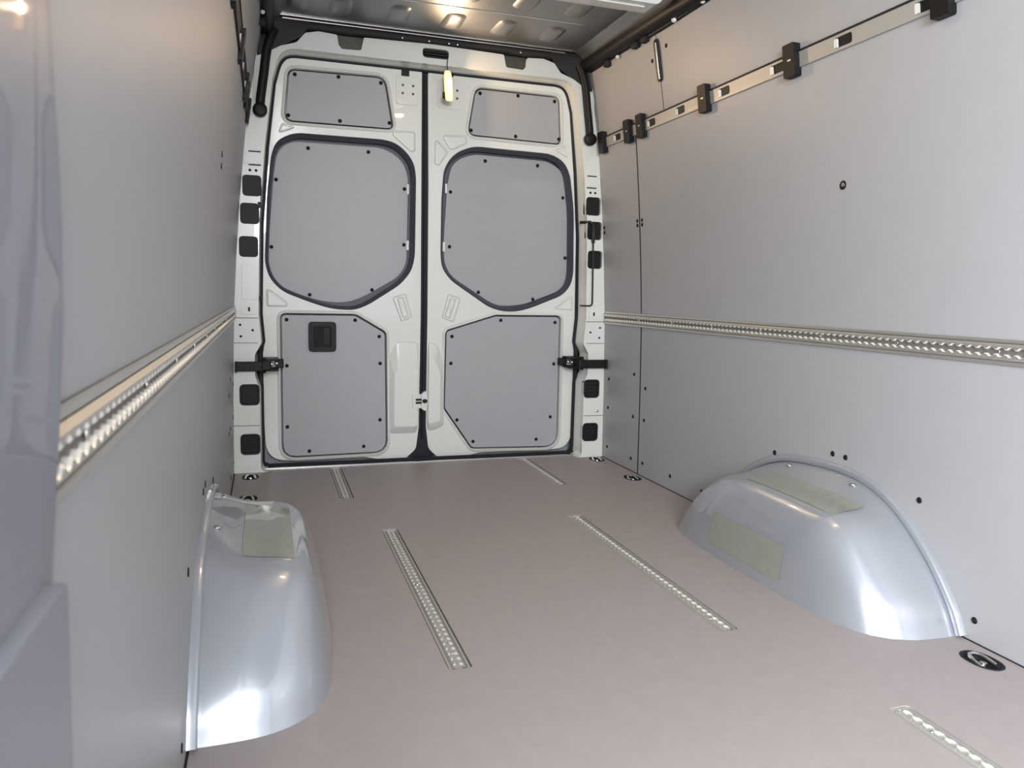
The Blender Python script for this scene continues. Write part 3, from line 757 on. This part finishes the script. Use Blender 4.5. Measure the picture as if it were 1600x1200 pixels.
box('lamp_clip', (-.024, -.002, -.056), (-.012, .012, -.030), 'black', lm, 0.002)
ll = bpy.data.lights.new('cargo_lamp_light', 'AREA'); ll.shape = 'DISK'; ll.size = 0.02; ll.energy = 1.9; ll.color = (1.0, 0.66, 0.38)
lo_ = bpy.data.objects.new('cargo_lamp_light', ll); COL.objects.link(lo_); lo_.parent = lm
lo_.location = (0.001, -0.0165, 0.006); lo_.rotation_euler = (math.radians(-84), 0, math.radians(38))
tube('lamp_wire', [(.0, .01, .06), (-.002, .02, .09), (.002, .024, .125)], 0.002, 'rubber', lm, 6, 4)

l2 = tag(empty('ceiling_lamp', (0.10, -1.75, 1.935)), 'warm lit dome lamp on the roof above the load bay', 'lamp')
plate('lamp_housing', rect(-.09, -.035, .09, .035, .03, 6), [], 0.015, -0.008, flat, 'white', l2, 0.003)
lo = rect(-.08, -.027, .08, .027, .025, 6)
loft('lamp_lens', [(lo, -.006), (offset(lo, -.003), -.016), (offset(lo, -.012), -.022)], flat, 'dome', l2)

# ------------------------------------------------------------------ sliding door pillar beside the camera
pi = tag(empty('trim_1', (-0.87, YP, 0)), 'silver painted sliding door pillar at the near left edge', 'pillar', kind='structure')
pr_ = [(-.020, 0.004), (-.004, 0.002), (.008, -.001), (.012, -.006), (.013, -.03), (.013, -.08), (.012, -.15), (.004, -.20), (-.03, -.225), (-.09, -.22), (-.15, -.20), (-.15, .02)]
sec = [(p.x, p.y) for p in spline([Vector(p) for p in pr_], 4)]
EDGE = [(0.0, -3.03), (.50, -3.022), (.60, -3.018), (.65, -3.012), (.70, -2.998), (.755, -2.992), (.80, -2.991), (.85, -2.999), (.90, -3.013), (.97, -3.040), (1.1, -3.09), (1.95, -3.15)]
def edge_y(z):
    for (a, b), (c, d) in zip(EDGE, EDGE[1:]):
        if a <= z <= c: return b + (d - b) * (z - a) / (c - a)
    return EDGE[-1][1]
bm = bmesh.new(); rows = []
for k in range(79):
    z = 1.95 * k / 78
    rows.append([bm.verts.new((u + .87 - xw(z), v + edge_y(z) - YP, z)) for u, v in sec])
for A, B in zip(rows, rows[1:]):
    for i in range(len(sec)): bm.faces.new((A[i], A[(i + 1) % len(sec)], B[(i + 1) % len(sec)], B[i]))
bm.faces.new(rows[0][::-1]); bm.faces.new(rows[-1])
finish(bm, 'pillar_body', 'pillar', pi, True, angle=60)
plate('pillar_kick_plate', rnd([(-.22, 0.0, 0), (-.008, 0.0, 0), (-.012, .646, .01), (-.22, .646, .01)], .004, 4), [], -.03, .023, lambda u, v, w: (w + .87 - xw(v), u, v), 'pillar', pi, 0.007, seg=2)

# ------------------------------------------------------------------ front of the load bay and ground outside
fo = rect(-0.885, 0.0, 0.885, 1.953)
wf = plate('wall_front', [(-.884, 0), (.884, 0), (.86, 1.0), (.80, 1.55), (.72, 1.953), (-.72, 1.953), (-.80, 1.55), (-.86, 1.0)], [rect(-.80, .30, .76, 1.80, .08)], YF - .02, YF, rear, 'lining')
tag(wf, 'bulkhead behind the camera with an opening to the cab', 'wall', kind='structure')
gd = plate('ground', rect(-14, -14, 14, 14), [], -0.62, -0.60, flat, 'ground')
tag(gd, 'grey asphalt ground around the van', 'ground', kind='structure')
